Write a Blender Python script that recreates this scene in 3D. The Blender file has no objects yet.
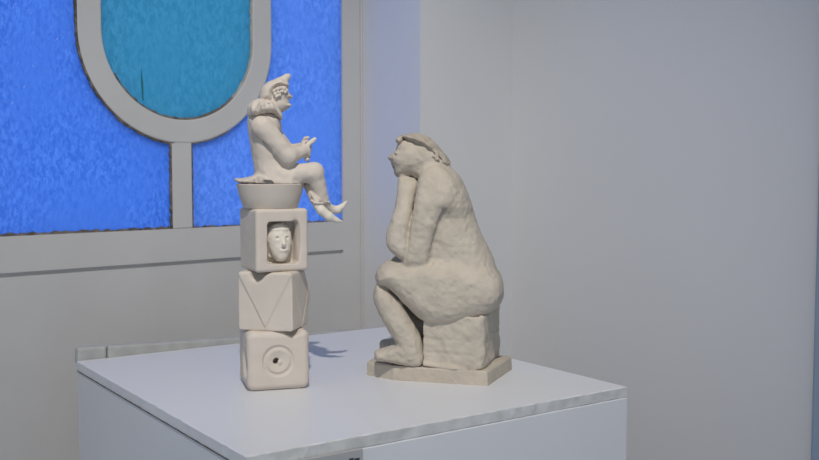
import bpy, bmesh, math, random
import numpy as np
from mathutils import Vector, Matrix, noise

random.seed(7)
C = bpy.context.scene
COL = C.collection
PI = math.pi

# ------------------------------------------------------------------ camera, world, light, exposure
W, H, FPX, CZ, TABLE = 819.0, 460.0, 976.0, 1.30, 1.05
PITCH = math.atan(63 / FPX)
cam_d = bpy.data.cameras.new('camera')
cam = bpy.data.objects.new('camera', cam_d)
COL.objects.link(cam)
cam.location = (0, 0, CZ)
cam.rotation_euler = (PI / 2 - PITCH, 0, 0)
cam_d.sensor_width = 36
cam_d.lens = FPX / W * 36
cam_d.clip_start = 0.02
cam_d.dof.use_dof = True
cam_d.dof.focus_distance = 1.12
cam_d.dof.aperture_fstop = 11
C.camera = cam

wd = bpy.data.worlds.new('world')
C.world = wd
wd.use_nodes = True
wd.node_tree.nodes['Background'].inputs[0].default_value = (0.70, 0.82, 1.0, 1)
wd.node_tree.nodes['Background'].inputs[1].default_value = 0.66


def lamp(name, kind, loc, target, energy, color, **kw):
    d = bpy.data.lights.new(name, kind)
    d.energy = energy
    d.color = color
    for k, v in kw.items():
        setattr(d, k, v)
    o = bpy.data.objects.new(name, d)
    COL.objects.link(o)
    o.location = loc
    o.rotation_euler = (Vector(target) - Vector(loc)).to_track_quat('-Z', 'Y').to_euler()
    return o


# gallery spot on the ceiling behind the camera, daylight outside the coloured glass
lamp('ceiling_spot', 'SPOT', (0.005, -0.20, 2.78), (-0.07, 1.28, 1.19), 114, (1.0, 0.945, 0.87),
     spot_size=math.radians(46), spot_blend=1.0, shadow_soft_size=0.02)
lamp('daylight', 'SUN', (-3, 5, 4), (-3 + 0.656, 5 - 0.755, 4 - 0.42), 2.15, (1.0, 1.0, 1.0), angle=math.radians(4))

C.view_settings.view_transform = 'Standard'
C.view_settings.look = 'None'
C.view_settings.exposure = 0.0
C.view_settings.gamma = 1.0
C.view_settings.use_curve_mapping = False


# ------------------------------------------------------------------ materials
def mat(name, col, rough=0.6, noise_amt=0.0, noise_scale=8.0, bump=0.0, bump_scale=60.0, spec=0.3, col2=None,
        spots=None):
    m = bpy.data.materials.new(name)
    m.use_nodes = True
    nt = m.node_tree
    b = nt.nodes['Principled BSDF']
    b.inputs['Base Color'].default_value = (*col, 1)
    b.inputs['Roughness'].default_value = rough
    b.inputs['Specular IOR Level'].default_value = spec
    tc = nt.nodes.new('ShaderNodeTexCoord')
    if noise_amt or col2:
        n = nt.nodes.new('ShaderNodeTexNoise')
        n.inputs['Scale'].default_value = noise_scale
        n.inputs['Detail'].default_value = 6
        nt.links.new(tc.outputs['Object'], n.inputs['Vector'])
        r = nt.nodes.new('ShaderNodeValToRGB')
        c2 = col2 or tuple(c * (1 - noise_amt) for c in col)
        r.color_ramp.elements[0].position = 0.32
        r.color_ramp.elements[1].position = 0.68
        r.color_ramp.elements[0].color = (*c2, 1)
        r.color_ramp.elements[1].color = (*col, 1)
        nt.links.new(n.outputs['Fac'], r.inputs['Fac'])
        out = r.outputs['Color']
        if spots:
            sc, lo, scol = spots
            n2 = nt.nodes.new('ShaderNodeTexNoise')
            n2.inputs['Scale'].default_value = sc
            n2.inputs['Detail'].default_value = 3
            nt.links.new(tc.outputs['Object'], n2.inputs['Vector'])
            r2 = nt.nodes.new('ShaderNodeValToRGB')
            r2.color_ramp.elements[0].position = lo
            r2.color_ramp.elements[1].position = lo + 0.06
            r2.color_ramp.elements[0].color = (0, 0, 0, 1)
            r2.color_ramp.elements[1].color = (0.7, 0.7, 0.7, 1)
            nt.links.new(n2.outputs['Fac'], r2.inputs['Fac'])
            mx = nt.nodes.new('ShaderNodeMixRGB')
            mx.inputs['Color2'].default_value = (*scol, 1)
            nt.links.new(r2.outputs['Color'], mx.inputs['Fac'])
            nt.links.new(out, mx.inputs['Color1'])
            out = mx.outputs['Color']
        nt.links.new(out, b.inputs['Base Color'])
    if bump:
        n3 = nt.nodes.new('ShaderNodeTexNoise')
        n3.inputs['Scale'].default_value = bump_scale
        n3.inputs['Detail'].default_value = 5
        nt.links.new(tc.outputs['Object'], n3.inputs['Vector'])
        bp = nt.nodes.new('ShaderNodeBump')
        bp.inputs['Strength'].default_value = bump
        bp.inputs['Distance'].default_value = 0.002
        nt.links.new(n3.outputs['Fac'], bp.inputs['Height'])
        nt.links.new(bp.outputs['Normal'], b.inputs['Normal'])
    return m


def glass(name, c1, c2, scale=165.0):
    m = bpy.data.materials.new(name)
    m.use_nodes = True
    nt = m.node_tree
    nt.nodes.remove(nt.nodes['Principled BSDF'])
    out = nt.nodes['Material Output']
    tc = nt.nodes.new('ShaderNodeTexCoord')
    n = nt.nodes.new('ShaderNodeTexNoise')
    n.inputs['Scale'].default_value = scale
    n.inputs['Detail'].default_value = 1.6
    n.inputs['Distortion'].default_value = 0.7
    mp = nt.nodes.new('ShaderNodeMapping')
    mp.inputs['Rotation'].default_value = (0, math.radians(35), 0)
    mp.inputs['Scale'].default_value = (1.25, 1.0, 0.7)
    nt.links.new(tc.outputs['Object'], mp.inputs['Vector'])
    nt.links.new(mp.outputs['Vector'], n.inputs['Vector'])
    r = nt.nodes.new('ShaderNodeValToRGB')
    r.color_ramp.elements[0].position = 0.41
    r.color_ramp.elements[1].position = 0.61
    r.color_ramp.elements[0].color = (*c1, 1)
    r.color_ramp.elements[1].color = (*c2, 1)
    big = nt.nodes.new('ShaderNodeTexNoise')
    big.inputs['Scale'].default_value = 7
    big.inputs['Detail'].default_value = 1
    nt.links.new(tc.outputs['Object'], big.inputs['Vector'])
    fade = nt.nodes.new('ShaderNodeMapRange')
    fade.inputs['From Min'].default_value = 0.35
    fade.inputs['From Max'].default_value = 0.60
    fade.inputs['To Min'].default_value = 0.15
    nt.links.new(big.outputs['Fac'], fade.inputs['Value'])
    calm = nt.nodes.new('ShaderNodeMix')
    calm.inputs['A'].default_value = 0.51
    nt.links.new(fade.outputs['Result'], calm.inputs['Factor'])
    nt.links.new(n.outputs['Fac'], calm.inputs['B'])
    nt.links.new(calm.outputs['Result'], r.inputs['Fac'])
    t = nt.nodes.new('ShaderNodeBsdfTranslucent')
    nt.links.new(r.outputs['Color'], t.inputs['Color'])
    g = nt.nodes.new('ShaderNodeBsdfGlossy')
    g.inputs['Roughness'].default_value = 0.28
    bp = nt.nodes.new('ShaderNodeBump')
    bp.inputs['Strength'].default_value = 0.55
    bp.inputs['Distance'].default_value = 0.004
    nt.links.new(n.outputs['Fac'], bp.inputs['Height'])
    nt.links.new(bp.outputs['Normal'], g.inputs['Normal'])
    nt.links.new(bp.outputs['Normal'], t.inputs['Normal'])
    mx = nt.nodes.new('ShaderNodeMixShader')
    mx.inputs[0].default_value = 0.05
    nt.links.new(t.outputs[0], mx.inputs[1])
    nt.links.new(g.outputs[0], mx.inputs[2])
    nt.links.new(mx.outputs[0], out.inputs['Surface'])
    return m


M_WALL = mat('white_wall_paint', (0.69, 0.685, 0.685), 0.7, 0.03, 3, 0.08, 40)
M_FLOOR = mat('grey_floor', (0.32, 0.31, 0.30), 0.5, 0.15, 4)
M_DOOR = mat('door_paint', (0.585, 0.575, 0.56), 0.5, 0.06, 9, 0.1, 30, spots=(55, 0.74, (0.30, 0.28, 0.26)))
M_DARK = mat('dark_putty', (0.06, 0.05, 0.045), 0.8, 0.6, 90, col2=(0.22, 0.19, 0.16))
M_PALEPUTTY = mat('pale_putty', (0.42, 0.42, 0.38), 0.8, 0.3, 90)
M_PED = mat('pedestal_white_paint', (0.71, 0.715, 0.735), 0.42, 0.03, 6, 0.12, 25, spec=0.45)
M_EDGE = mat('chipped_edge_paint', (0.68, 0.68, 0.67), 0.6, 0.35, 60, 0.5, 70, col2=(0.52, 0.52, 0.50))
M_BATTEN = mat('batten_paint', (0.45, 0.45, 0.43), 0.6, 0.2, 40, 0.3, 60)
M_CREAM = mat('cream_clay', (0.66, 0.585, 0.505), 0.75, 0.07, 25, 0.12, 160, spec=0.2)
M_GREY = mat('grey_beige_clay', (0.58, 0.515, 0.425), 0.95, 0.14, 38, 0.75, 170, spec=0.06,
             spots=(150, 0.69, (0.72, 0.68, 0.60)))
M_HAIRGREY = mat('hair_clay', (0.52, 0.455, 0.37), 0.95, 0.2, 60, 0.6, 120, spec=0.06)
M_PALE = mat('pale_clay', (0.76, 0.70, 0.60), 0.6, 0.05, 40, 0.1, 160)
M_LABEL = mat('label_card', (0.40, 0.40, 0.40), 0.5)
M_INK = mat('label_ink', (0.05, 0.05, 0.06), 0.6)
M_CASING = mat('blue_grey_casing', (0.30, 0.38, 0.48), 0.5)
G_BLUE = glass('blue_cathedral_glass', (0.155, 0.33, 0.74), (0.30, 0.49, 0.90))
G_BLUE2 = glass('light_blue_cathedral_glass', (0.22, 0.39, 0.77), (0.34, 0.51, 0.90), 150)
G_TEAL = glass('teal_cathedral_glass', (0.14, 0.42, 0.57), (0.21, 0.50, 0.66), 140)


# ------------------------------------------------------------------ object helpers
def link(name, mesh, material=None, parent=None, smooth=False):
    o = bpy.data.objects.new(name, mesh)
    COL.objects.link(o)
    if material:
        mesh.materials.append(material)
    if parent:
        o.parent = parent
    if smooth:
        mesh.shade_smooth()
    return o


def from_bm(name, bm, material=None, parent=None, smooth=False):
    me = bpy.data.meshes.new(name)
    bmesh.ops.recalc_face_normals(bm, faces=bm.faces)
    bm.to_mesh(me)
    bm.free()
    return link(name, me, material, parent, smooth)


def empty(name, loc=(0, 0, 0), rz=0.0):
    o = bpy.data.objects.new(name, None)
    COL.objects.link(o)
    o.location = loc
    o.rotation_euler = (0, 0, rz)
    o.empty_display_size = 0.02
    return o


def tag(o, label=None, cat=None, group=None, kind=None):
    if label:
        o['label'] = label
    if cat:
        o['category'] = cat
    if group:
        o['group'] = group
    if kind:
        o['kind'] = kind
    return o


def box_bm(x0, x1, y0, y1, z0, z1, bm=None):
    bm = bm or bmesh.new()
    vs = [bm.verts.new((x, y, z)) for x in (x0, x1) for y in (y0, y1) for z in (z0, z1)]
    for f in ((0, 1, 3, 2), (4, 6, 7, 5), (0, 4, 5, 1), (2, 3, 7, 6), (0, 2, 6, 4), (1, 5, 7, 3)):
        bm.faces.new([vs[i] for i in f])
    return bm


def prism(name, pts, y0, y1, material, parent=None, bev=0.0):
    """polygon in the x-z plane extruded along y"""
    bm = bmesh.new()
    a = [bm.verts.new((x, y0, z)) for x, z in pts]
    b = [bm.verts.new((x, y1, z)) for x, z in pts]
    bm.faces.new(a)
    bm.faces.new(b[::-1])
    n = len(pts)
    for i in range(n):
        bm.faces.new((a[i], a[(i + 1) % n], b[(i + 1) % n], b[i]))
    o = from_bm(name, bm, material, parent)
    if bev:
        bevel(o, bev)
    return o


def bevel(o, w, seg=2):
    m = o.modifiers.new('bevel', 'BEVEL')
    m.width = w
    m.segments = seg
    m.limit_method = 'ANGLE'
    m.angle_limit = math.radians(50)
    return o


def box(name, x0, x1, y0, y1, z0, z1, material, parent=None, bev=0.0):
    o = from_bm(name, box_bm(x0, x1, y0, y1, z0, z1), material, parent)
    if bev:
        bevel(o, bev)
    return o


# ------------------------------------------------------------------ photo measure -> place
def ray(px, py):
    a = (px - W / 2) / FPX
    b = -(py - H / 2) / FPX
    c, s = math.cos(PITCH), math.sin(PITCH)
    return np.array([a, c + b * s, -s + b * c])


class Frame:
    """local frame (f forward, l left, z up) standing at a base point, turned by ang about z"""

    def __init__(self, base, ang):
        self.o = np.array(base, float)
        self.ang = ang
        self.f = np.array([math.cos(ang), math.sin(ang), 0])
        self.l = np.array([-math.sin(ang), math.cos(ang), 0])

    def at(self, px, py, lat=0.0):
        r = ray(px, py)
        o = np.array([0, 0, CZ]) - self.o
        t = (lat - o @ self.l) / (r @ self.l)
        p = o + r * t
        return np.array([p @ self.f, lat, p[2]])

    def poly(self, pts, lat=0.0):
        return [tuple(self.at(x, y, lat)[[0, 2]]) for x, y in pts]


# ------------------------------------------------------------------ implicit sculpting
def smooth_poly(pts, n=4):
    p = np.array(pts, float)
    out = []
    m = len(p)
    for i in range(m):
        p0, p1, p2, p3 = p[i - 1], p[i], p[(i + 1) % m], p[(i + 2) % m]
        for t in np.linspace(0, 1, n, endpoint=False):
            out.append(0.5 * ((2 * p1) + (-p0 + p2) * t + (2 * p0 - 5 * p1 + 4 * p2 - p3) * t * t
                              + (-p0 + 3 * p1 - 3 * p2 + p3) * t ** 3))
    return np.array(out)


class Clay:
    def __init__(self, lo, hi, h):
        self.h = h
        self.lo = np.array(lo, float)
        n = np.ceil((np.array(hi) - self.lo) / h).astype(int) + 1
        self.x = (self.lo[0] + h * np.arange(n[0])).astype(np.float32)[:, None, None]
        self.y = (self.lo[1] + h * np.arange(n[1])).astype(np.float32)[None, :, None]
        self.z = (self.lo[2] + h * np.arange(n[2])).astype(np.float32)[None, None, :]
        self.d = np.full(n, 1.0, np.float32)

    # --- shapes
    def cap(self, a, b, ra, rb=None):
        rb = ra if rb is None else rb
        a = np.array(a, float)
        b = np.array(b, float)
        ab = b - a
        px, py, pz = self.x - a[0], self.y - a[1], self.z - a[2]
        t = np.clip((px * ab[0] + py * ab[1] + pz * ab[2]) / max(ab @ ab, 1e-12), 0, 1)
        return np.sqrt((px - t * ab[0]) ** 2 + (py - t * ab[1]) ** 2 + (pz - t * ab[2]) ** 2) - (ra + (rb - ra) * t)

    def ell(self, c, r, rot=None):
        px, py, pz = self.x - c[0], self.y - c[1], self.z - c[2]
        if rot is not None:
            R = np.array(rot.to_3x3()).T
            px, py, pz = (R[0, 0] * px + R[0, 1] * py + R[0, 2] * pz, R[1, 0] * px + R[1, 1] * py + R[1, 2] * pz,
                          R[2, 0] * px + R[2, 1] * py + R[2, 2] * pz)
        k = np.sqrt((px / r[0]) ** 2 + (py / r[1]) ** 2 + (pz / r[2]) ** 2)
        return (k - 1) * min(r)

    def box(self, c, b, r=0.0, rot=None):
        px, py, pz = self.x - c[0], self.y - c[1], self.z - c[2]
        if rot is not None:
            R = np.array(rot.to_3x3()).T
            px, py, pz = (R[0, 0] * px + R[0, 1] * py + R[0, 2] * pz, R[1, 0] * px + R[1, 1] * py + R[1, 2] * pz,
                          R[2, 0] * px + R[2, 1] * py + R[2, 2] * pz)
        qx, qy, qz = np.abs(px) - b[0] + r, np.abs(py) - b[1] + r, np.abs(pz) - b[2] + r
        return (np.sqrt(np.maximum(qx, 0) ** 2 + np.maximum(qy, 0) ** 2 + np.maximum(qz, 0) ** 2)
                + np.minimum(np.maximum(np.maximum(qx, qy), qz), 0) - r)

    def plane(self, p, n):
        n = np.array(n, float)
        n /= np.linalg.norm(n)
        return (self.x - p[0]) * n[0] + (self.y - p[1]) * n[1] + (self.z - p[2]) * n[2]

    def profile(self, pts, l0, hw, r, smooth=True):
        """side outline (x, z) swelled to both sides of y=l0; l0, hw may be (z -> value) tables"""
        p = smooth_poly(pts) if smooth else np.array(pts, float)
        X = self.x[:, 0, 0][:, None]
        Z = self.z[0, 0, :][None, :]
        d2 = np.full((X.shape[0], Z.shape[1]), 1e9)
        inside = np.zeros_like(d2, bool)
        m = len(p)
        for i in range(m):
            (ax, az), (bx, bz) = p[i], p[(i + 1) % m]
            ex, ez = bx - ax, bz - az
            L = ex * ex + ez * ez
            if L < 1e-14:
                continue
            t = np.clip(((X - ax) * ex + (Z - az) * ez) / L, 0, 1)
            d2 = np.minimum(d2, (X - ax - t * ex) ** 2 + (Z - az - t * ez) ** 2)
            if az != bz:
                c = ((az > Z) != (bz > Z)) & (X < (bx - ax) * (Z - az) / (bz - az) + ax)
                inside ^= c
        sd = (np.sqrt(d2) * np.where(inside, -1, 1)).astype(np.float32)[:, None, :]

        def tab(v):
            if isinstance(v, (int, float)):
                return v
            zs, vs = zip(*sorted(v))
            return np.interp(self.z[0, 0, :], zs, vs).astype(np.float32)[None, None, :]

        l, hh = tab(l0), tab(hw)
        a = np.maximum(sd + r, 0)
        b = np.abs(self.y - l) * (r / hh)
        q = np.sqrt(a * a + b * b) - r
        return np.where(sd > -r, q, np.maximum(q, b - r)).astype(np.float32)

    # --- combining
    def add(self, e, k=0.0):
        if k <= 0:
            self.d = np.minimum(self.d, e)
        else:
            h = np.clip(0.5 + 0.5 * (e - self.d) / k, 0, 1)
            self.d = e + (self.d - e) * h - k * h * (1 - h)
        self.d = self.d.astype(np.float32)

    def cut(self, e, k=0.0):
        self.trim(-e, k)

    def trim(self, e, k=0.0):
        if k <= 0:
            self.d = np.maximum(self.d, e)
        else:
            h = np.clip(0.5 - 0.5 * (e - self.d) / k, 0, 1)
            self.d = e + (self.d - e) * h + k * h * (1 - h)
        self.d = self.d.astype(np.float32)

    def rough(self, amp, cell, seed=0):
        rng = np.random.default_rng(seed)
        s = self.d.shape
        n = [max(2, int(math.ceil(s[i] * self.h / cell)) + 2) for i in range(3)]
        g = rng.uniform(-1, 1, n).astype(np.float32)
        for ax in range(3):
            t = np.arange(s[ax]) * self.h / cell
            i = t.astype(int)
            f = (t - i)
            f = (f * f * (3 - 2 * f)).astype(np.float32)
            sh = [1, 1, 1]
            sh[ax] = -1
            f = f.reshape(sh)
            g = np.take(g, i, ax) * (1 - f) + np.take(g, i + 1, ax) * f
        self.d = self.d + amp * g

    # --- surface
    def mesh(self, name, material, parent=None, relax=2):
        D = self.d
        D = np.pad(D, 1, constant_values=0.01)
        h = self.h
        S = D < 0
        nx, ny, nz = D.shape
        corners = [(i, j, k) for i in (0, 1) for j in (0, 1) for k in (0, 1)]
        cnt = sum(S[i:nx - 1 + i, j:ny - 1 + j, k:nz - 1 + k].astype(np.int8) for i, j, k in corners)
        act = (cnt > 0) & (cnt < 8)
        I, J, K = np.nonzero(act)
        acc = np.zeros((len(I), 3))
        num = np.zeros(len(I))
        for (i, j, k) in corners:
            for ax in range(3):
                c0 = [i, j, k]
                if c0[ax]:
                    continue
                c1 = list(c0)
                c1[ax] = 1
                a = D[I + c0[0], J + c0[1], K + c0[2]]
                b = D[I + c1[0], J + c1[1], K + c1[2]]
                m = (a < 0) != (b < 0)
                den = np.where(m, a - b, 1)
                t = np.where(m, a / den, 0)
                p = np.stack([np.full(len(I), float(c)) for c in c0], 1)
                p[:, ax] += t
                acc[m] += p[m]
                num[m] += 1
        V = (acc / num[:, None] + np.stack([I, J, K], 1) - 1) * h + self.lo
        idx = np.full(act.shape, -1, np.int64)
        idx[I, J, K] = np.arange(len(I))
        quads = []
        for ax in range(3):
            sl0 = [slice(1, n - 1) for n in D.shape]
            sl1 = list(sl0)
            sl0[ax] = slice(0, D.shape[ax] - 1)
            sl1[ax] = slice(1, D.shape[ax])
            A, B = S[tuple(sl0)], S[tuple(sl1)]
            e = np.argwhere(A != B)
            if not len(e):
                continue
            first = A[tuple(e.T)]
            off = np.ones(3, int)
            off[ax] = 0
            e = e + off
            u, v = [(1, 2), (2, 0), (0, 1)][ax]
            q = []
            for du, dv in ((1, 1), (0, 1), (0, 0), (1, 0)):
                c = e.copy()
                c[:, u] -= du
                c[:, v] -= dv
                q.append(idx[tuple(c.T)])
            q = np.stack(q, 1)
            q[~first] = q[~first][:, ::-1]
            quads.append(q)
        F = np.concatenate(quads)
        ed = np.concatenate([F[:, [0, 1]], F[:, [1, 2]], F[:, [2, 3]], F[:, [3, 0]]])
        deg = np.bincount(ed.ravel(), minlength=len(V))
        for it in range(relax):
            for w in (0.5, -0.52):
                s = np.stack([np.bincount(ed[:, 0], V[ed[:, 1], c], len(V)) + np.bincount(ed[:, 1], V[ed[:, 0], c], len(V))
                              for c in range(3)], 1)
                V = V + w * (s / np.maximum(deg, 1)[:, None] - V)
        me = bpy.data.meshes.new(name)
        me.from_pydata(V.tolist(), [], F.tolist())
        me.update()
        return link(name, me, material, parent, smooth=True)


# ------------------------------------------------------------------ the room
TH = math.radians(41)
DO = (-0.35236, 1.50862, 0.0)      # middle of the door at floor level
room_x = (math.cos(TH), math.sin(TH))


def place(o):
    o.location = DO
    o.rotation_euler = (0, 0, TH)
    return o


REV = 0.155                         # the door stands this deep in the wall
UL, UR = -0.47, 0.3555
UC = 0.82                           # the corner with the right wall (set below from the measure)
r_ = ray(512, 200)
nrm = np.array([-math.sin(TH), math.cos(TH), 0])
dd = np.array([math.cos(TH), math.sin(TH), 0])
t_ = ((np.array(DO) - nrm * REV) @ nrm) / (r_ @ nrm)
UC = float((r_ * t_ - np.array([DO[0], DO[1], 0])) @ dd)
r_ = ray(816, 400)
t_ = ((np.array(DO) + dd * UC) @ dd) / (r_ @ dd)
VCAS = float((r_ * t_ - np.array([DO[0], DO[1], 0])) @ nrm)      # where the casing on the right wall begins

floor_bm = box_bm(-3.0, UC + 0.1, -3.4, 0.3, -0.06, 0.0)
tag(place(from_bm('floor', floor_bm, M_FLOOR)), kind='structure')
tag(place(from_bm('ceiling', box_bm(-3.0, UC + 0.1, -3.4, 0.3, 2.9, 3.0), M_WALL)), kind='structure')
wb = bmesh.new()
box_bm(UR, UC, -REV, 0.10, 0, 2.9, wb)
box_bm(-3.0, UL, -REV, 0.10, 0, 2.9, wb)
box_bm(UL, UR, -REV, 0.10, 2.12, 2.9, wb)
tag(place(from_bm('wall_back', wb, M_WALL)), kind='structure')
tag(place(from_bm('wall_right', box_bm(UC, UC + 0.10, -3.4, 0.10, 0, 2.9), M_WALL)), kind='structure')
bev_w = place(box('trim_1', UC - 0.012, UC, VCAS - 0.09, VCAS, 0, 2.1, M_CASING, None, 0.003))
tag(bev_w, kind='structure')

# ------------------------------------------------------------------ the stained-glass door
door = tag(place(empty('door_1')), 'grey painted door with blue and teal textured glass behind an oval glazing bar', kind='structure')
G0, GT = 1.205, 1.99
GW = 0.3125
CZ1, CZ2 = 1.500, 1.70
RO, RI = 0.164, 0.1265
OC = 0.004                          # the oval hangs a touch right of the middle
box('stile', GW, 0.351, 0.0, 0.045, 0.01, 2.10, M_DOOR, door)
box('stile', -0.40, -GW, 0.0, 0.045, 0.01, 2.10, M_DOOR, door)
box('top_rail', -GW, GW, 0.0, 0.045, GT, 2.10, M_DOOR, door, 0.003)
box('bottom_rail', -GW, GW, 0.0, 0.045, 1.1545, G0, M_DOOR, door)
box('groove', -GW, GW, 0.006, 0.040, 1.1485, 1.1545, M_DOOR, door)
box('lower_panel', -GW, GW, 0.0, 0.045, 0.01, 1.1485, M_DOOR, door)
box('muntin', -0.016, 0.0200, 0.001, 0.03, G0, CZ1 - RO + 0.012, M_DOOR, door, 0.002)
box('muntin', -0.016, 0.0200, 0.001, 0.03, CZ2 + RO - 0.012, GT, M_DOOR, door, 0.002)
box('hinge_strip', 0.3512, UR, -0.003, 0.04, 0, 2.11, M_DOOR, door, 0.001)


def stadium(r, n=40):
    a = [(OC + r * math.cos(t), CZ1 + r * math.sin(t)) for t in np.linspace(-PI, 0, n)]
    b = [(OC + r * math.cos(t), CZ2 + r * math.sin(t)) for t in np.linspace(0, PI, n)]
    return a + b


ro, ri = stadium(RO), stadium(RI)
bm = bmesh.new()
rings = []
for pts, y in ((ro, 0.0), (ri, 0.0), (ri, 0.03), (ro, 0.03)):
    rings.append([bm.verts.new((x, y, z)) for x, z in pts])
for a, b in ((0, 1), (1, 2), (2, 3), (3, 0)):
    n = len(ro)
    for i in range(n):
        bm.faces.new((rings[a][i], rings[a][(i + 1) % n], rings[b][(i + 1) % n], rings[b][i]))
bevel(from_bm('oval_glazing_bar', bm, M_DOOR, door), 0.003)

RM = 0.146
teal = prism('teal_pane', stadium(RM), 0.004, 0.008, G_TEAL, door)
teal['label'] = 'teal textured glass inside the oval'
arc1 = [(RM * math.cos(t), CZ1 + RM * math.sin(t)) for t in np.linspace(-PI / 2, -PI, 24)]
arc2 = [(RM * math.cos(t), CZ2 + RM * math.sin(t)) for t in np.linspace(PI, PI / 2, 24)]
lp = [(-0.002, G0 - 0.005)] + [(-0.002, CZ1 - RM)] + arc1[1:] + arc2[:-1] + [(-0.002, CZ2 + RM), (-0.002, GT + .005),
                                                                    (-GW - .005, GT + .005), (-GW - .005, G0 - .005)]
bl = prism('blue_pane', lp, 0.004, 0.008, G_BLUE, door)
bl['label'] = 'blue textured glass left of the oval'
br = prism('blue_pane', [(-x, z) for x, z in lp], 0.004, 0.008, G_BLUE2, door)
br['label'] = 'blue textured glass right of the oval'


def putty(path, w0, w1, material, depth=0.004, seed=0):
    """ragged bead along a path on the door"""
    rng = random.Random(seed)
    P = []
    for (a, b) in zip(path[:-1], path[1:]):
        L = math.hypot(b[0] - a[0], b[1] - a[1])
        n = max(1, int(L / 0.003))
        for i in range(n):
            P.append((a[0] + (b[0] - a[0]) * i / n, a[1] + (b[1] - a[1]) * i / n))
    P.append(path[-1])
    bm = bmesh.new()
    prev = None
    for i, p in enumerate(P):
        q0, q1 = P[max(i - 1, 0)], P[min(i + 1, len(P) - 1)]
        dx, dz = q1[0] - q0[0], q1[1] - q0[1]
        L = math.hypot(dx, dz) or 1
        nx, nz = -dz / L, dx / L
        wn = noise.noise(Vector((p[0] * 130, p[1] * 130, seed))) * 0.5 + 0.5
        w = w0 + (w1 - w0) * max(0.0, wn * 1.7 - 0.35) + rng.uniform(0, 0.0006)
        sec = [bm.verts.new((p[0] - nx * 0.001, y, p[1] - nz * 0.001)) for y in (0.0045 - depth, 0.0045)]
        sec += [bm.verts.new((p[0] + nx * w, y, p[1] + nz * w)) for y in (0.0045, 0.004 - depth * 0.6)]
        if prev:
            for k in range(4):
                bm.faces.new((prev[k], prev[(k + 1) % 4], sec[(k + 1) % 4], sec[k]))
        else:
            bm.faces.new(sec)
        prev = sec
    bm.faces.new(prev[::-1])
    return from_bm('glazing_putty', bm, material, door)


def arc(r, a0, a1, n=30, c=CZ1):
    return [(OC + r * math.cos(t), c + r * math.sin(t)) for t in np.linspace(math.radians(a0), math.radians(a1), n)]


putty([(-GW, G0), (-0.016, G0)], 0.0014, 0.0048, M_DARK, seed=1)
putty([(-0.016, G0), (-0.016, CZ1 - RO + 0.001)], 0.0006, 0.0030, M_DARK, seed=2)
putty([(GW, G0), (0.020, G0)][::-1], 0.0003, 0.0026, M_DARK, seed=3)
putty([(0.020, CZ1 - RO + 0.001), (0.020, G0)], 0.0002, 0.0014, M_DARK, seed=4)
putty(arc(RO, -95, -180) + [(OC - RO, CZ1 + 0.2)], 0.0006, 0.0034, M_DARK, seed=5)
putty(arc(RO, -60, -84)[::-1][::-1][::-1], 0.0002, 0.0026, M_DARK, seed=6)
putty(arc(RI, -150, -45), 0.0004, 0.0030, M_DARK, seed=7)
putty(arc(RI, -45, 0) + [(OC + RI, CZ1 + 0.2)], 0.0004, 0.0032, M_PALEPUTTY, seed=8)
crack = prism('scratch', [(-0.0602, 1.400), (-0.0582, 1.3995), (-0.0585, 1.425), (-0.0612, 1.448), (-0.0617, 1.425)], 0.0034, 0.0041,
              mat('green_scratch', (0.02, 0.16, 0.17), 0.6), door)
crack['label'] = 'dark green upright scratch on the teal glass'

# ------------------------------------------------------------------ pedestal
pc = [(-0.4293711, 1.24683513), (-0.14124161, 0.8287477), (0.24995092, 1.09757475), (-0.03992667, 1.51521676)]
cx, cy = sum(p[0] for p in pc) / 4, sum(p[1] for p in pc) / 4
PA = math.radians(34.7)
PX, PY = 0.2370, 0.2540       # half sizes: along the label face, along the left face
ped = tag(empty('pedestal', (cx, cy, 0), PA), 'large white painted square display pedestal under both clay sculptures', 'pedestal')


def ragged_slab(x, y, z0, z1):
    bm = bmesh.new()
    rng = random.Random(3)
    pts = []
    N = 60
    for (ax, ay, bx, by) in ((-x, -y, x, -y), (x, -y, x, y), (x, y, -x, y), (-x, y, -x, -y)):
        for i in range(N):
            t = i / N
            pts.append((ax + (bx - ax) * t, ay + (by - ay) * t))
    lv = []
    for z, ins in ((z0, 0.0008), (z0 + 0.0012, 0.0), (z1 - 0.0009, 0.0), (z1, 0.0009)):
        row = []
        for i, (px, py) in enumerate(pts):
            k = 1 - ins / x
            j = 1 - rng.random() ** 4 * 0.0008 / x
            row.append(bm.verts.new((px * k * j, py * k * j, z)))
        lv.append(row)
    n = len(pts)
    for a, b in zip(lv[:-1], lv[1:]):
        for i in range(n):
            bm.faces.new((a[i], a[(i + 1) % n], b[(i + 1) % n], b[i]))
    bm.faces.new(lv[-1])
    bm.faces.new(lv[0][::-1])
    return bm


box('body', -PX + 0.0006, PX - 0.0006, -PY + 0.0006, PY - 0.0006, 0, TABLE - 0.0125, M_PED, ped, 0.0008)
box('seam', -PX - 0.0002, -PX + 0.004, -PY + 0.002, PY - 0.002, TABLE - 0.0130, TABLE - 0.0122, M_DARK, ped)
tp = from_bm('top_panel', ragged_slab(PX, PY - 0.0008, TABLE - 0.0125, TABLE), M_PED, ped)
tp.location = (0, 0.0008, 0)
tp.data.materials.append(M_EDGE)
for p in tp.data.polygons:
    if abs(p.normal.y) > 0.6 and p.normal.y < 0:
        p.material_index = 1
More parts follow.
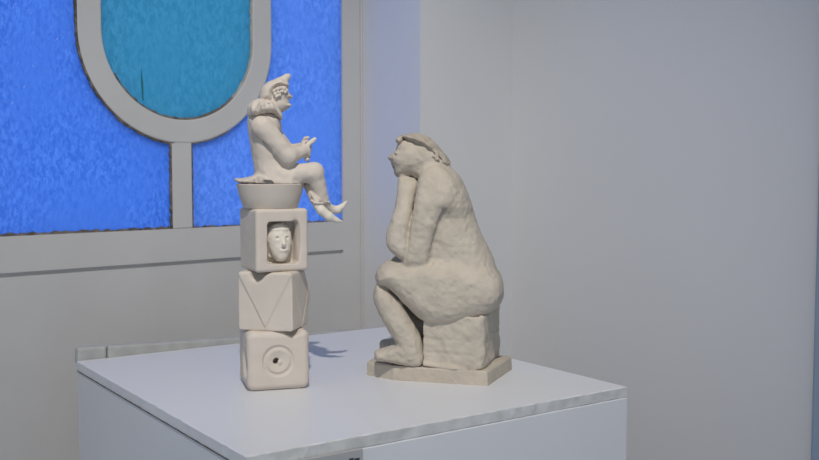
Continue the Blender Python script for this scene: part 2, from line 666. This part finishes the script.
# batten nailed askew along the far edge of the pedestal
bx, by = cx - (PY + 0.0003) * math.sin(PA), cy + (PY + 0.0003) * math.cos(PA)
bt = tag(empty('wooden_batten', (bx, by, TABLE + 0.0075), PA), 'narrow painted wooden strip fixed askew along the back edge of the pedestal', 'wooden strip')
bt.rotation_euler = (0, math.radians(2.3), PA)
box('batten_board', -PX + 0.041, PX, 0, 0.012, -0.03, 0.0, M_BATTEN, bt, 0.003)
box('batten_end', -PX + 0.001, -PX + 0.040, 0, 0.013, -0.022, 0.0005, M_BATTEN, bt, 0.004)

fr = Frame((cx, cy, 0), PA)


def on_label_face(px, py, out=0.0):
    r = ray(px, py)
    n = -np.array([-math.sin(PA), math.cos(PA), 0])
    p0 = np.array([cx, cy, 0]) + n * (PY + out)
    t = ((p0 - np.array([0, 0, CZ])) @ n) / (r @ n)
    p = np.array([0, 0, CZ]) + r * t - np.array([cx, cy, 0])
    return float(p @ fr.f), float(p[2])


lx1, lz1 = on_label_face(361, 447.5)
lx0, _ = on_label_face(272, 460)
lab = tag(empty('name_label', (cx, cy, 0), PA), 'small grey caption plate on the front face of the white pedestal', 'label')
box('card', lx0, lx1, -PY - 0.0036, -PY + 0.0002, lz1 - 0.06, lz1, M_LABEL, lab, 0.0006)
bm = bmesh.new()
for a, b in ((347, 351.5), (352.3, 357.5)):
    xa, za = on_label_face(a, 457.6)
    xb, _ = on_label_face(b, 457.6)
    box_bm(xa, xb, -PY - 0.0039, -PY - 0.0035, za - 0.004, za, bm)
from_bm('printed_text', bm, M_INK, lab)

# ------------------------------------------------------------------ stack of carved clay blocks
SX, SY = -0.1565, 1.114
GRP = 'cream clay blocks stacked under the clown'


def block_root(name, z, yaw, label, dx=0.0):
    return tag(empty(name, (SX + dx, SY, z), math.radians(yaw)), label, 'block', GRP)


# bottom block: ring and hole on the front
Z1, Z2, Z3, Z4 = TABLE, TABLE + 0.0665, TABLE + 0.1330, TABLE + 0.2035
b = 0.0352
k1 = block_root('carved_block', Z1, 17, 'rounded cream clay block with a carved ring and hole, bottom of the stack')
c = Clay((-0.038, -0.038, -0.003), (0.038, 0.038, 0.070), 0.0008)
hz = (Z2 - Z1) / 2
c.add(c.box((0, 0, hz), (b, b, hz), 0.0075))
c.trim(c.plane((-b, -b, 0.006), (-1, -1, -1.2)), 0.004)
c.trim(c.plane((b, -b, -0.002), (1, -1, -1.2)), 0.004)
rx, rz = -0.0005, 0.0332
ring = np.sqrt((np.sqrt((c.x - rx) ** 2 + (c.z - rz) ** 2) - 0.0155) ** 2 + (c.y + b + 0.0004) ** 2) - 0.0024
c.cut(ring, 0.0012)
c.cut(c.ell((rx, -b - 0.0035, rz), (0.0145, 0.006, 0.0145)), 0.002)
c.cut(c.cap((rx - 0.002, -b - 0.002, rz - 0.0005), (rx - 0.002, -b + 0.014, rz), 0.0038), 0.001)
c.add(c.ell((rx + 0.0020, -b + 0.0030, rz - 0.002), (0.0026, 0.0026, 0.003)), 0.0015)
c.cut(c.ell((0.0165, -b, hz * 2 + 0.001), (0.0095, 0.014, 0.0070)), 0.003)
c.cut(c.ell((-b, -0.012, 0.03), (0.007, 0.017, 0.019)), 0.002)
c.rough(0.00035, 0.012, 1)
c.trim(c.plane((0, 0, 0), (0, 0, -1)))
c.mesh('block_body', M_CREAM, k1)

# middle block: V grooves, facets
b = 0.0323
k2 = block_root('carved_block', Z2, -13.5, 'cream clay block carved with V-shaped facets, middle of the stack', 0.0022)
c = Clay((-0.036, -0.036, -0.003), (0.036, 0.036, 0.070), 0.0008)
hz = (Z3 - Z2) / 2
c.add(c.box((0, 0, hz), (b, b, hz), 0.0035))
zt, zb = 2 * hz - 0.003, 0.003
for s in (-1, 1):
    c.cut(c.cap((s * b, -b - 0.0002, zt), (0, -b - 0.0002, zb), 0.0010), 0.0008)
    c.cut(c.cap((b + 0.0002, s * b, zt), (b + 0.0002, 0, zb), 0.0010), 0.0008)
    c.cut(c.cap((-b - 0.0002, s * b, zt), (-b - 0.0002, 0, zb), 0.0010), 0.0008)
# side triangles fall back a little towards the block's corners
c.trim(c.plane((b, b, hz * 0.95), (1, 1.15, 0.75)), 0.002)
c.trim(c.plane((b * 0.985, b, hz * 1.05), (1, 1.2, -0.45)), 0.002)
tri = np.maximum(-((-(c.z - zb) + np.abs(c.x) * (zt - zb) / b) * 0.42), np.abs(c.y + b) - 0.0016)
c.cut(tri, 0.0008)
c.cut(c.ell((-0.0090, -b, hz * 2 + 0.0030), (0.0098, 0.016, 0.0125)), 0.0040)
c.cut(c.ell((-0.0025, -b, hz * 2 + 0.0010), (0.0085, 0.012, 0.0045)), 0.0030)
c.rough(0.00035, 0.012, 2)
c.trim(c.plane((0, 0, 0), (0, 0, -1)))
c.mesh('block_body', M_CREAM, k2)

# top block: niche with a face
b = 0.0308
k3 = block_root('carved_block', Z3, 27, 'cream clay block with a carved face in its niche, top of the stack', 0.0010)
c = Clay((-0.033, -0.033, -0.003), (0.033, 0.033, 0.074), 0.0007)
hz = (Z4 - Z3) / 2
c.add(c.box((0, 0, hz), (b, b, hz), 0.004))
nb = c.box((0.0004, -b, 0.0325), (0.0184, 0.021, 0.0240), 0.004)
c.cut(nb, 0.001)
c.cut(c.ell((0.0158, -b - 0.004, 0.036), (0.0062, 0.012, 0.024)), 0.003)
c.rough(0.0003, 0.012, 3)
c.trim(c.plane((0, 0, 0), (0, 0, -1)))
c.mesh('block_body', M_CREAM, k3)
fc = Clay((-0.020, -0.034, 0.003), (0.018, -0.004, 0.060), 0.0005)
fx, fy, fz = 0.0004, -0.0165, 0.0330
fc.add(fc.ell((fx, fy, fz + 0.0035), (0.0148, 0.0115, 0.0184)))
fc.add(fc.ell((fx + 0.0008, fy - 0.002, fz - 0.010), (0.0096, 0.0088, 0.0112)), 0.006)
fc.add(fc.ell((fx + 0.0012, fy - 0.004, fz - 0.0165), (0.0048, 0.0060, 0.0050)), 0.004)
fc.add(fc.cap((fx + 0.0012, fy - 0.0105, fz + 0.004), (fx + 0.0016, fy - 0.0132, fz - 0.0020), 0.0010, 0.0022), 0.003)
for s in (-1, 1):
    fc.cut(fc.ell((fx + 0.0008 + s * 0.0060, fy - 0.0106, fz + 0.0050), (0.0021, 0.0030, 0.0017)), 0.0016)
    fc.add(fc.cap((fx + s * 0.0125, fy + 0.003, fz + 0.004), (fx + s * 0.0095, fy + 0.003, fz - 0.016), 0.0024, 0.0026), 0.002)
fc.cut(fc.ell((fx + 0.0018, fy - 0.0118, fz - 0.0068), (0.0024, 0.0030, 0.0014)), 0.0015)
fc.add(fc.cap((fx - 0.0012, fy - 0.0110, fz - 0.0096), (fx + 0.0040, fy - 0.0108, fz - 0.0094), 0.0011), 0.002)
bandd = np.sqrt((fc.z - (fz + 0.0150) - 0.10 * (fc.y - fy)) ** 2 + (np.sqrt(((fc.x - fx) / 1.20) ** 2 + ((fc.y - fy) / 0.97) ** 2) - 0.0094) ** 2) - 0.0013
fc.add(bandd, 0.0012)
fc.add(fc.cap((fx, fy + 0.004, fz), (fx, fy + 0.012, fz), 0.009))
fc.rough(0.0004, 0.004, 4)
fc.mesh('carved_face', M_PALE, k3)

# bowl
bowl_h = 0.0275
bm = bmesh.new()
prof = [(0.0, 0.0), (0.0300, 0.0), (0.0308, 0.001), (0.0352, 0.014), (0.0384, bowl_h - 0.0008), (0.0380, bowl_h), (0.0352, bowl_h),
        (0.0346, bowl_h - 0.001), (0.0305, 0.010), (0.0270, 0.0050), (0.0, 0.0045)]
NS = 72
prev = None
rows = []
for r, z in prof:
    if r == 0:
        rows.append([bm.verts.new((0, 0, z))])
    else:
        rows.append([bm.verts.new((r * (1 + 0.006 * math.sin(3 * a + 1)) * math.cos(a), r * (1 + 0.006 * math.sin(2 * a)) * math.sin(a),
                                   z)) for a in np.linspace(0, 2 * PI, NS, endpoint=False)])
for a, bb in zip(rows[:-1], rows[1:]):
    for i in range(NS):
        j = (i + 1) % NS
        if len(a) == 1:
            bm.faces.new((a[0], bb[j], bb[i]))
        elif len(bb) == 1:
            bm.faces.new((a[i], a[j], bb[0]))
        else:
            bm.faces.new((a[i], a[j], bb[j], bb[i]))
bo = from_bm('clay_bowl', bm, M_CREAM, None, True)
bo.data.set_sharp_from_angle(angle=math.radians(40))
bo.location = (SX - 0.0025, SY, Z4)
tag(bo, 'flared cream clay bowl under the seated clown', 'bowl')

# ------------------------------------------------------------------ clown
ZC = Z4 + bowl_h
CA = math.radians(11)
cf = Frame((SX, SY, ZC), CA)
clown = tag(empty('clown_figurine', (SX, SY, ZC), CA), 'small cream clay clown in pointed hat sitting on the bowl rim', 'figurine')
A = cf.at
px_ = 1.121 / FPX
c = Clay((-0.048, -0.036, -0.045), (0.094, 0.036, 0.120), 0.00085)
h0 = A(270, 180)[2]
# torso and seat
c.add(c.profile(cf.poly([(248.5, 117), (247.7, 127), (249, 138), (250.6, 147), (253, 162), (254.8, 174), (257, 196), (268, 202), (290, 202), (300, 194),
                         (303, 176), (299, 165), (288, 162), (281, 150), (280.5, 135), (281.4, 127), (279, 117), (270, 108), (256, 110)]),
                0.0, [(A(0, 184)[2], 0.026), (A(0, 160)[2], 0.022), (A(0, 130)[2], 0.0235), (A(0, 118)[2], 0.023), (A(0, 108)[2], 0.012)], 0.016))
# coat tail lying on the rim
c.add(c.profile(cf.poly([(234.6, 178.6), (241, 178.3), (251, 176.5), (258, 174), (266, 178), (266, 184.6), (250, 184.2), (238, 182.8)]), 0.0, 0.020, 0.0026), 0.004)
# neck and head
c.add(c.profile(cf.poly([(271, 86), (282, 83), (288, 85.5), (288.4, 91), (290.8, 95.5), (291, 97.8), (288.6, 99.2), (289.6, 101.2), (289.2, 103), (291.2, 104.6),
                         (290.6, 107), (286.6, 109.7), (281, 113), (272, 115), (264, 107), (263.5, 95)]), 0.0, 0.0125, 0.010), 0.002)
for s in (-1, 1):
    c.cut(c.ell(A(286.5, 94.3, s * 0.0092), (0.0022, 0.0022, 0.0014)), 0.001)
    c.add(c.ell(A(286.2, 94.4, s * 0.0084), (0.0014, 0.0014, 0.0011)), 0.0005)
    c.add(c.ell(A(277, 96.5, s * 0.0125), (0.0022, 0.0016, 0.0034)), 0.001)
c.add(c.ell(A(290.3, 96.6, 0), (0.0024, 0.0026, 0.0024)), 0.001)
# arms
for s, sh, el, wr in ((-1, (262, 127), (288, 156.5), (302, 151.5)), (1, (264, 127), (288, 154), (303, 148))):
    a0, a1, a2 = A(*sh, s * 0.0195), A(*el, s * 0.0205), A(*wr, s * 0.0085)
    c.add(c.cap(a0, a1, 0.0125, 0.0108), 0.0018)
    c.add(c.cap(a1, a2, 0.0105, 0.0066), 0.003)
    # palm, four fingers, thumb closing on the little book
    pm = A(wr[0] + 3.5, wr[1] - 0.5, s * 0.0062)
    c.add(c.ell(pm, (0.0058, 0.0036, 0.0066)), 0.003)
    for q in range(4):
        y0 = wr[1] - 5.2 + q * 4.4
        k0 = A(wr[0] + 4.0, y0, s * 0.0066)
        k1_ = A(wr[0] + 7.2 - abs(q - 1.3) * 0.6, y0 - 0.4, s * 0.0058)
        k2_ = A(wr[0] + 7.0 - abs(q - 1.3) * 0.5, y0 + 1.6, s * 0.0030)
        c.add(c.cap(k0, k1_, 0.0019, 0.0018), 0.0012)
        c.add(c.cap(k1_, k2_, 0.0018, 0.0015), 0.0006)
    t0, t1, t2 = A(wr[0] + 0.5, wr[1] - 6, s * 0.0056), A(wr[0] + 2.0, wr[1] - 9.5, s * 0.0044), A(wr[0] + 5.0, wr[1] - 10.5, s * 0.0030)
    c.add(c.cap(t0, t1, 0.0024, 0.002), 0.0015)
    c.add(c.cap(t1, t2, 0.002, 0.0016), 0.0006)
# legs: near one tucked under, both crossed at the ankles
n0, n1, n2 = A(284, 174.5, -0.0125), A(313.8, 172.6, -0.0110), A(323.0, 200, -0.0050)
c.add(c.cap(n0, n1, 0.0112, 0.0112), 0.004)
c.add(c.cap(n1, n2, 0.0112, 0.0068), 0.003)
f0, f1, f2 = A(284, 174, 0.0115), A(307.5, 177.0, 0.0085), A(315.5, 201, -0.0100)
c.add(c.cap(f0, f1, 0.0105, 0.0092), 0.004)
c.add(c.cap(f1, f2, 0.0088, 0.0056), 0.002)
# pinched hem of the near trouser leg
c.add(c.cap(A(311.5, 193.5, -0.0150), A(317, 201.5, -0.0150), 0.0014, 0.0034), 0.002)
c.cut(c.cap(A(264, 184.0, -0.0262), A(270, 184.0, -0.0262), 0.0042), 0.001)
c.trim(c.plane((0, 0, 0), (0, 0, -1)) - np.where(c.x > 0.033, 1.0, 0.0), 0.0)
for (p, q) in (((252, 152), (262, 150.5)), ((264, 133), (272, 131)), ((287, 146), (283, 150))):
    c.cut(c.cap(A(*p, -0.0245), A(*q, -0.0255), 0.0014), 0.001)
c.cut(c.cap(A(263.5, 139, -0.0245), A(273.5, 156.5, -0.0240), 0.0016), 0.001)
c.cut(c.cap(A(273.5, 156.5, -0.0240), A(283, 167, -0.0225), 0.0016), 0.001)
c.rough(0.0005, 0.006, 5)
c.mesh('figure', M_CREAM, clown, 2)

# pointed cap
c = Clay((-0.026, -0.026, 0.070), (0.034, 0.026, 0.124), 0.0007)
c.add(c.profile(cf.poly([(259.4, 99), (260.8, 89), (267.3, 82.2), (274, 79.6), (281, 78.2), (285, 81), (289.2, 85), (286, 88), (279, 88.3), (274.5, 92.5), (273.8, 103),
                         (265, 103)]), 0.0, 0.0170, 0.012))
c.add(c.cap(A(281, 83, 0), A(287, 77.2, 0), 0.0065, 0.0038), 0.003)
c.add(c.cap(A(287, 77.2, 0), A(289.4, 75.2, 0), 0.0034, 0.0017), 0.002)
c.rough(0.0004, 0.006, 6)
c.mesh('pointed_hat', M_CREAM, clown)

# curls beside the face
c = Clay((-0.020, -0.026, 0.066), (0.034, 0.026, 0.120), 0.0006)
rng = random.Random(4)
for s in (-1, 1):
    for (x, y) in ((274, 91), (277, 89.2), (280.5, 88.2), (284, 88.5), (286.5, 90.2), (275, 94), (278.5, 92.4), (282, 91.4), (285, 92.3), (279.5, 95), (276.5, 96.5)):
        c.add(c.ell(A(x, y, s * (0.0146 - 0.0006 * max(0, x - 281))), (0.0023, 0.0023, 0.0021)), 0.0006)
    for (x, y) in ((276, 91), (282, 90), (278, 94)):
        c.cut(c.ell(A(x, y, s * 0.0168), (0.0012, 0.0014, 0.0010)), 0.0006)
c.mesh('hair', M_CREAM, clown)

# ruff collar
c = Clay((-0.036, -0.034, 0.058), (0.024, 0.034, 0.106), 0.0008)
pr = c.profile(cf.poly([(247.6, 111), (248.4, 105.5), (253, 101), (260, 98.5), (268, 99.5), (275.5, 102.5), (280, 110), (282.2, 117), (280.4, 120.5), (276, 117.6), (270, 115.2),
                        (259, 117.6), (249, 117)]), 0.0, 0.0262, 0.008)
ax_, az_ = A(266, 108)[0], A(266, 108)[2]
angp = np.arctan2(c.y, c.x - ax_)
c.add(pr + (0.0004 * np.sin(angp * 15 + (c.z - az_) * 120)).astype(np.float32))
c.cut(c.cap(A(259, 107, -0.0270), A(261.5, 102, -0.0235), 0.0016), 0.001)
c.cut(c.cap(A(263, 103, -0.0235), A(270, 104.5, -0.0235), 0.0010), 0.001)
c.rough(0.0004, 0.005, 8)
c.mesh('ruff_collar', M_CREAM, clown)

# little book
rot = Matrix.Rotation(math.radians(-38), 4, 'Y')
bk = A(310.0, 142.6, 0.0)
c = Clay(tuple(np.array(bk) - 0.013), tuple(np.array(bk) + 0.013), 0.0005)
c.add(c.box(bk, (0.0085, 0.0050, 0.0018), 0.0010, rot))
c.add(c.box(bk + np.array([-0.001, 0, -0.0012]), (0.0070, 0.0042, 0.0026), 0.001, rot), 0.001)
c.cut(c.cap(bk + np.array([-0.007, 0, 0.0006]) + np.array([0, 0, -0.002]), bk + np.array([0.006, 0, 0.0085]), 0.0006), 0.0004)
t = c.mesh('little_book', M_PALE, clown)
t['label'] = 'paler little book held in both hands'

# shoes and ankle frills
for pts in ([(317, 205, -0.012, 4.3), (321.5, 210.5, -0.014, 4.8), (329, 216.5, -0.014, 4.6), (336.5, 220.2, -0.013, 2.6), (341.8, 221.6, -0.012, 1.1)],
            [(325.5, 204.5, -0.002, 4.0), (331.5, 209.5, 0.005, 4.5), (337.5, 209.8, 0.006, 4.0), (342.5, 206, 0.006, 2.6), (346.3, 201.6, 0.006, 1.1)]):
    P = [A(x, y, l) for x, y, l, r in pts]
    lo = np.min(P, 0) - 0.009
    hi = np.max(P, 0) + 0.009
    c = Clay(lo, hi, 0.0006)
    for i in range(len(P) - 1):
        c.add(c.cap(P[i], P[i + 1], pts[i][3] * px_, pts[i + 1][3] * px_), 0.0015)
    c.mesh('pointed_shoe', M_PALE, clown)
for (x, y, l) in ((317, 203.2, -0.0115), (324, 201.8, -0.003)):
    q = A(x, y, l)
    c = Clay(np.array(q) - 0.011, np.array(q) + 0.011, 0.0006)
    for i in range(9):
        a = i * 2 * PI / 9
        c.add(c.ell(q + np.array([0.0056 * math.cos(a), 0.0058 * math.sin(a), 0.0006 * (i % 3) - 0.0018 * math.cos(a)]), (0.0025, 0.0024, 0.0017)), 0.001)
    c.add(c.ell(q, (0.0055, 0.0055, 0.0012)), 0.001)
    c.mesh('ankle_frill', M_CREAM, clown)

# ------------------------------------------------------------------ seated woman
WA = math.radians(164)       # plinth
WB = math.radians(175)       # the sitter herself is turned a little on it
wf = Frame((0.028, 1.166, TABLE), WA)
woman = tag(empty('seated_woman_sculpture', (0.028, 1.166, TABLE), WA),
            'grey-beige clay woman seated on a block resting her chin on her hands', 'sculpture')
A = wf.at
PL = 0.0168                          # plinth thickness
# plinth with one cut corner
pl = [(-0.0768, 0.0445), (0.0366, 0.0445), (0.0752, 0.0265), (0.0752, -0.0520), (-0.0870, -0.0550)]
bm = bmesh.new()
rows = []
for z, g in ((0.0, 0.998), (0.001, 1.0), (PL - 0.002, 0.992), (PL, 0.975)):
    rows.append([bm.verts.new((x * g, y * g, z)) for x, y in pl])
for a, bb in zip(rows[:-1], rows[1:]):
    for i in range(len(pl)):
        j = (i + 1) % len(pl)
        bm.faces.new((a[i], a[j], bb[j], bb[i]))
bm.faces.new(rows[0][::-1])
bm.faces.new(rows[-1])
from_bm('plinth', bm, M_GREY, woman)

# seat block
s1 = A(483.5, 340, 0.040)[0]
s0 = A(423, 340, 0.040)[0]
bt_z = A(486, 317, 0.036)[2]
c = Clay((s1 - 0.012, -0.066, PL - 0.004), (s0 + 0.01, 0.048, bt_z + 0.012), 0.0013)
zc = (PL + bt_z) / 2
c.add(c.box(((s0 + s1) / 2, -0.0095, zc), ((s0 - s1) / 2, 0.0500, (bt_z - PL) / 2), 0.002))
c.trim(c.plane((s1 + 0.005, 0.0405, 0), (-1, 1.0, 0)), 0.002)
c.add(c.cap(A(474, 366, 0.037), A(481, 318, 0.0345), 0.0022, 0.0030), 0.003)
c.add(c.cap((s1 + 0.004, -0.050, bt_z - 0.002), (s1 + 0.002, -0.052, bt_z - 0.030), 0.006, 0.003), 0.003)
c.add(c.cap(A(425, 364, 0.041), A(474, 372, 0.041), 0.0026, 0.0022), 0.003)
for yy, am in ((338, 0.0012), (352, 0.0016), (346, 0.0008)):
    c.cut(c.cap(A(424, yy, 0.0415), A(470, yy + 4, 0.0415), am), 0.002)
c.rough(0.0014, 0.011, 11)
c.rough(0.0007, 0.005, 12)
c.trim(c.plane((0, 0, PL - 0.0005), (0, 0, -1)))
c.mesh('seat_block', M_GREY, woman)


wf = Frame((0.028, 1.166, TABLE), WB)
A = wf.at


def zz(y):
    return float(A(440, y, 0)[2])


c = Clay((-0.092, -0.066, PL - 0.003), (0.090, 0.068, 0.302), 0.00145)
# trunk
c.add(c.profile(wf.poly([(419, 172), (424, 158), (440, 156), (449.5, 165.5), (460, 176.5), (467.3, 191), (473, 208), (480.8, 232), (492, 255), (499, 275), (503.4, 290), (502, 300),
                         (496, 308), (481, 317), (466, 322), (447, 325), (430, 319), (422, 300), (420, 265), (420, 230), (420, 195)]), 0.0,
                [(zz(325), 0.046), (zz(290), 0.053), (zz(255), 0.043), (zz(217), 0.0380), (zz(205), 0.0455), (zz(190), 0.0475), (zz(175), 0.0385), (zz(160), 0.021)], 0.030))
# thighs
thigh = [(375.6, 279), (377, 270.5), (382, 264), (391, 260.5), (402, 261), (416, 262), (430, 260), (450, 262), (480, 266), (499, 276), (503.5, 290), (500.5, 302), (493, 310),
         (481, 317), (466, 322.5), (447, 326), (431, 324), (420, 318.5), (410, 309.5), (401, 300), (388, 288.5), (379, 284.5)]
tp_ = wf.poly(thigh, 0.030)
for s in (1, -1):
    c.add(c.profile(tp_, s * 0.0285, 0.0265, 0.022), 0.006)
# feet and lower legs
leg = [(377, 284), (373.6, 291), (373.2, 299), (378.5, 312), (385.5, 325), (392.5, 337), (397, 345), (399, 356), (412, 362), (421, 360), (423.4, 350), (422, 341), (417.5, 330),
       (410, 317), (401, 303), (389.5, 290), (381, 284)]
foot = [(375.2, 350), (374.8, 356), (377, 359.6), (389, 362), (405, 365), (417, 366.5), (423, 363.5), (424, 355), (418, 347), (406, 344), (396, 344.5), (386, 347.5)]
lp_ = wf.poly(leg, 0.030)
fp_ = wf.poly(foot, 0.030)
for s, sh in ((1, 0.0), (-1, 0.001)):
    c.add(c.profile([(x + sh, z) for x, z in lp_], s * 0.0300, 0.0165, 0.0130), 0.0015)
    c.add(c.profile([(x + sh, z) for x, z in fp_], s * 0.0305, 0.0150, 0.0075), 0.004)
    toe = A(377.5, 355.5, 0.030)
    for q in range(5):
        yq = s * (0.0205 + q * 0.0048)
        ff = toe[0] + sh - 0.0016 * q
        c.add(c.cap((ff - 0.008, yq, toe[2]), (ff, yq, toe[2] - 0.002), 0.0030, 0.0027 if q else 0.0034), 0.001)
# clay left standing between the calves, under the thighs
web = wf.poly([(386, 290), (401, 298), (417, 316), (427, 322), (428, 362), (418, 362), (412, 340), (398, 312)], 0.0)
c.add(c.profile(web, -0.012, 0.020, 0.008), 0.003)
# arms, elbows on the thighs, hands under the chin
upper = [(424, 170), (436, 165), (446, 171), (453, 183), (454, 198), (450, 208), (446, 212), (441.5, 219), (437.5, 229), (434, 244), (430.5, 262), (424, 266.8), (412, 269.8),
         (404.5, 267.5), (402, 260), (405, 248), (408.5, 234), (412, 215), (415.5, 195), (418, 180)]
fore = [(397, 178), (396.4, 188), (394.6, 207), (390, 223), (386.9, 236), (388.4, 246), (395, 254.5), (402, 259.5), (409, 259), (411.5, 248), (411, 235), (412.5, 215), (415.5, 197),
        (417.3, 183), (411, 177), (403, 176)]
up_ = wf.poly(upper, 0.034)
fo_ = wf.poly(fore, 0.026)
for s in (1, -1):
    c.add(c.profile(up_, [(zz(268), s * 0.033), (zz(225), s * 0.036), (zz(200), s * 0.034), (zz(165), s * 0.024)],
                    [(zz(268), 0.0160), (zz(200), 0.0155), (zz(170), 0.012)], 0.013), 0.0055)
# head
hd = Clay.profile(c, wf.poly([(398.5, 143.5), (396.5, 149), (392, 153.5), (388, 156.8), (388.2, 159.2), (391, 161.4), (390.8, 163.6), (392.2, 165.4), (391.8, 167.4), (393.8, 169.4),
                              (394.2, 173.6), (396.6, 177), (403, 178), (411, 177.6), (417, 179), (430, 177), (444, 168), (446, 160), (440, 149.5), (430, 141.5), (418, 138), (405, 138.5)]),
                  0.0, 0.0235, 0.019)
c.add(hd, 0.008)
for s in (1, -1):
    c.add(c.profile(fo_, [(zz(260), s * 0.034), (zz(215), s * 0.031), (zz(190), s * 0.020), (zz(177), s * 0.0105)],
                    [(zz(260), 0.0155), (zz(220), 0.0150), (zz(190), 0.0110), (zz(177), 0.0085)], 0.0115), 0.0008)
    # fingers folded under the jaw
    for q in range(4):
        y0 = 181.5 + q * 3.6
        k0 = A(400 + q * 0.4, y0, 0.012)
        k0[1] = s * 0.014
        k1_ = k0 + np.array([0.0005, -s * 0.008, 0.0005])
        k2_ = k0 + np.array([-0.007, -s * 0.0118, 0.0])
        c.add(c.cap(k0, k1_, 0.0026, 0.0024), 0.0012)
        c.add(c.cap(k1_, k2_, 0.0024, 0.0020), 0.0008)
    th0 = A(404, 183, 0.015)
    th0[1] = s * 0.012
    th1 = A(402, 176, 0.015)
    th1[1] = s * 0.013
    c.add(c.cap(th0, th1, 0.0034, 0.0028), 0.002)
for s in (1, -1):
    e = A(397.5, 153, 0)
    e[1] = s * 0.0165
    c.cut(c.ell(e + np.array([0.002, s * 0.002, 0]), (0.004, 0.0025, 0.0022)), 0.003)
    c.add(c.ell(e, (0.0030, 0.0018, 0.0015)), 0.0015)
    c.add(c.ell(A(421, 158, s * 0.0235), (0.0035, 0.002, 0.006)), 0.002)
c.cut(c.cap(A(391.6, 166.6, 0.002), A(397, 167.2, 0.014), 0.0008), 0.0008)
# crease between arm and flank, shoulder-blade line
c.cut(c.cap(A(444, 211, 0.0430), A(436, 243, 0.0430), 0.0028, 0.0040), 0.003)
c.cut(c.cap(A(436, 243, 0.0430), A(430, 264, 0.046), 0.0040, 0.0030), 0.003)
c.rough(0.0006, 0.013, 21)
c.rough(0.0006, 0.0045, 22)
c.trim(c.plane((0, 0, PL), (0, 0, -1)))
c.mesh('figure', M_GREY, woman, 1).rotation_euler = (0, 0, WB - WA)

# hair with a ragged hem
c = Clay((-0.026, -0.034, 0.225), (0.062, 0.034, 0.304), 0.0009)
c.add(c.profile(wf.poly([(401.0, 139.8), (400.4, 136.6), (404, 134.6), (410.6, 133.4), (421.7, 134), (432, 139.6), (440.5, 149), (447.2, 157), (450.0, 162.5), (447.8, 167.3), (444, 165.6), (437, 160.4),
                         (431.5, 156), (426, 151.6), (419, 147.6), (412.5, 144.0), (407, 140.6), (403.5, 138.6)]), 0.0,
                [(zz(165), 0.017), (zz(155), 0.0235), (zz(145), 0.0262), (zz(139), 0.0258), (zz(134), 0.0225)], 0.011))
c.add(c.ell(A(399.2, 140.2, 0.012), (0.0038, 0.006, 0.0042)), 0.001)
rng = random.Random(9)
for i, (x, y) in enumerate([(401, 139.5), (406, 141), (411, 144), (416, 146.6), (421, 149.3), (425, 151.6), (429, 154.6), (433, 158), (437, 160.6), (441, 163.6), (445, 165.8), (448, 164.5)]):
    if i < 7:
        continue
    l = 0.0255 - 0.0006 * max(0, i - 3)
    if i > 8:
        l = 0.019 - 0.003 * (i - 8)
    for s in (1, -1):
        c.add(c.ell(A(x + 0.5, y - 1.6, s * (l - 0.0012)), (0.0036, 0.0020, 0.0016)), 0.002)
for i in range(26):
    x = 402 + i * 1.75
    c.cut(c.cap(A(x, 135 + max(0, x - 428) * 0.9, 0.030), A(x + 3, 147 + max(0, x - 428) * 0.9, 0.030), 0.0006), 0.001)
c.rough(0.0009, 0.005, 31)
c.mesh('hair', M_HAIRGREY, woman, 1).rotation_euler = (0, 0, WB - WA)
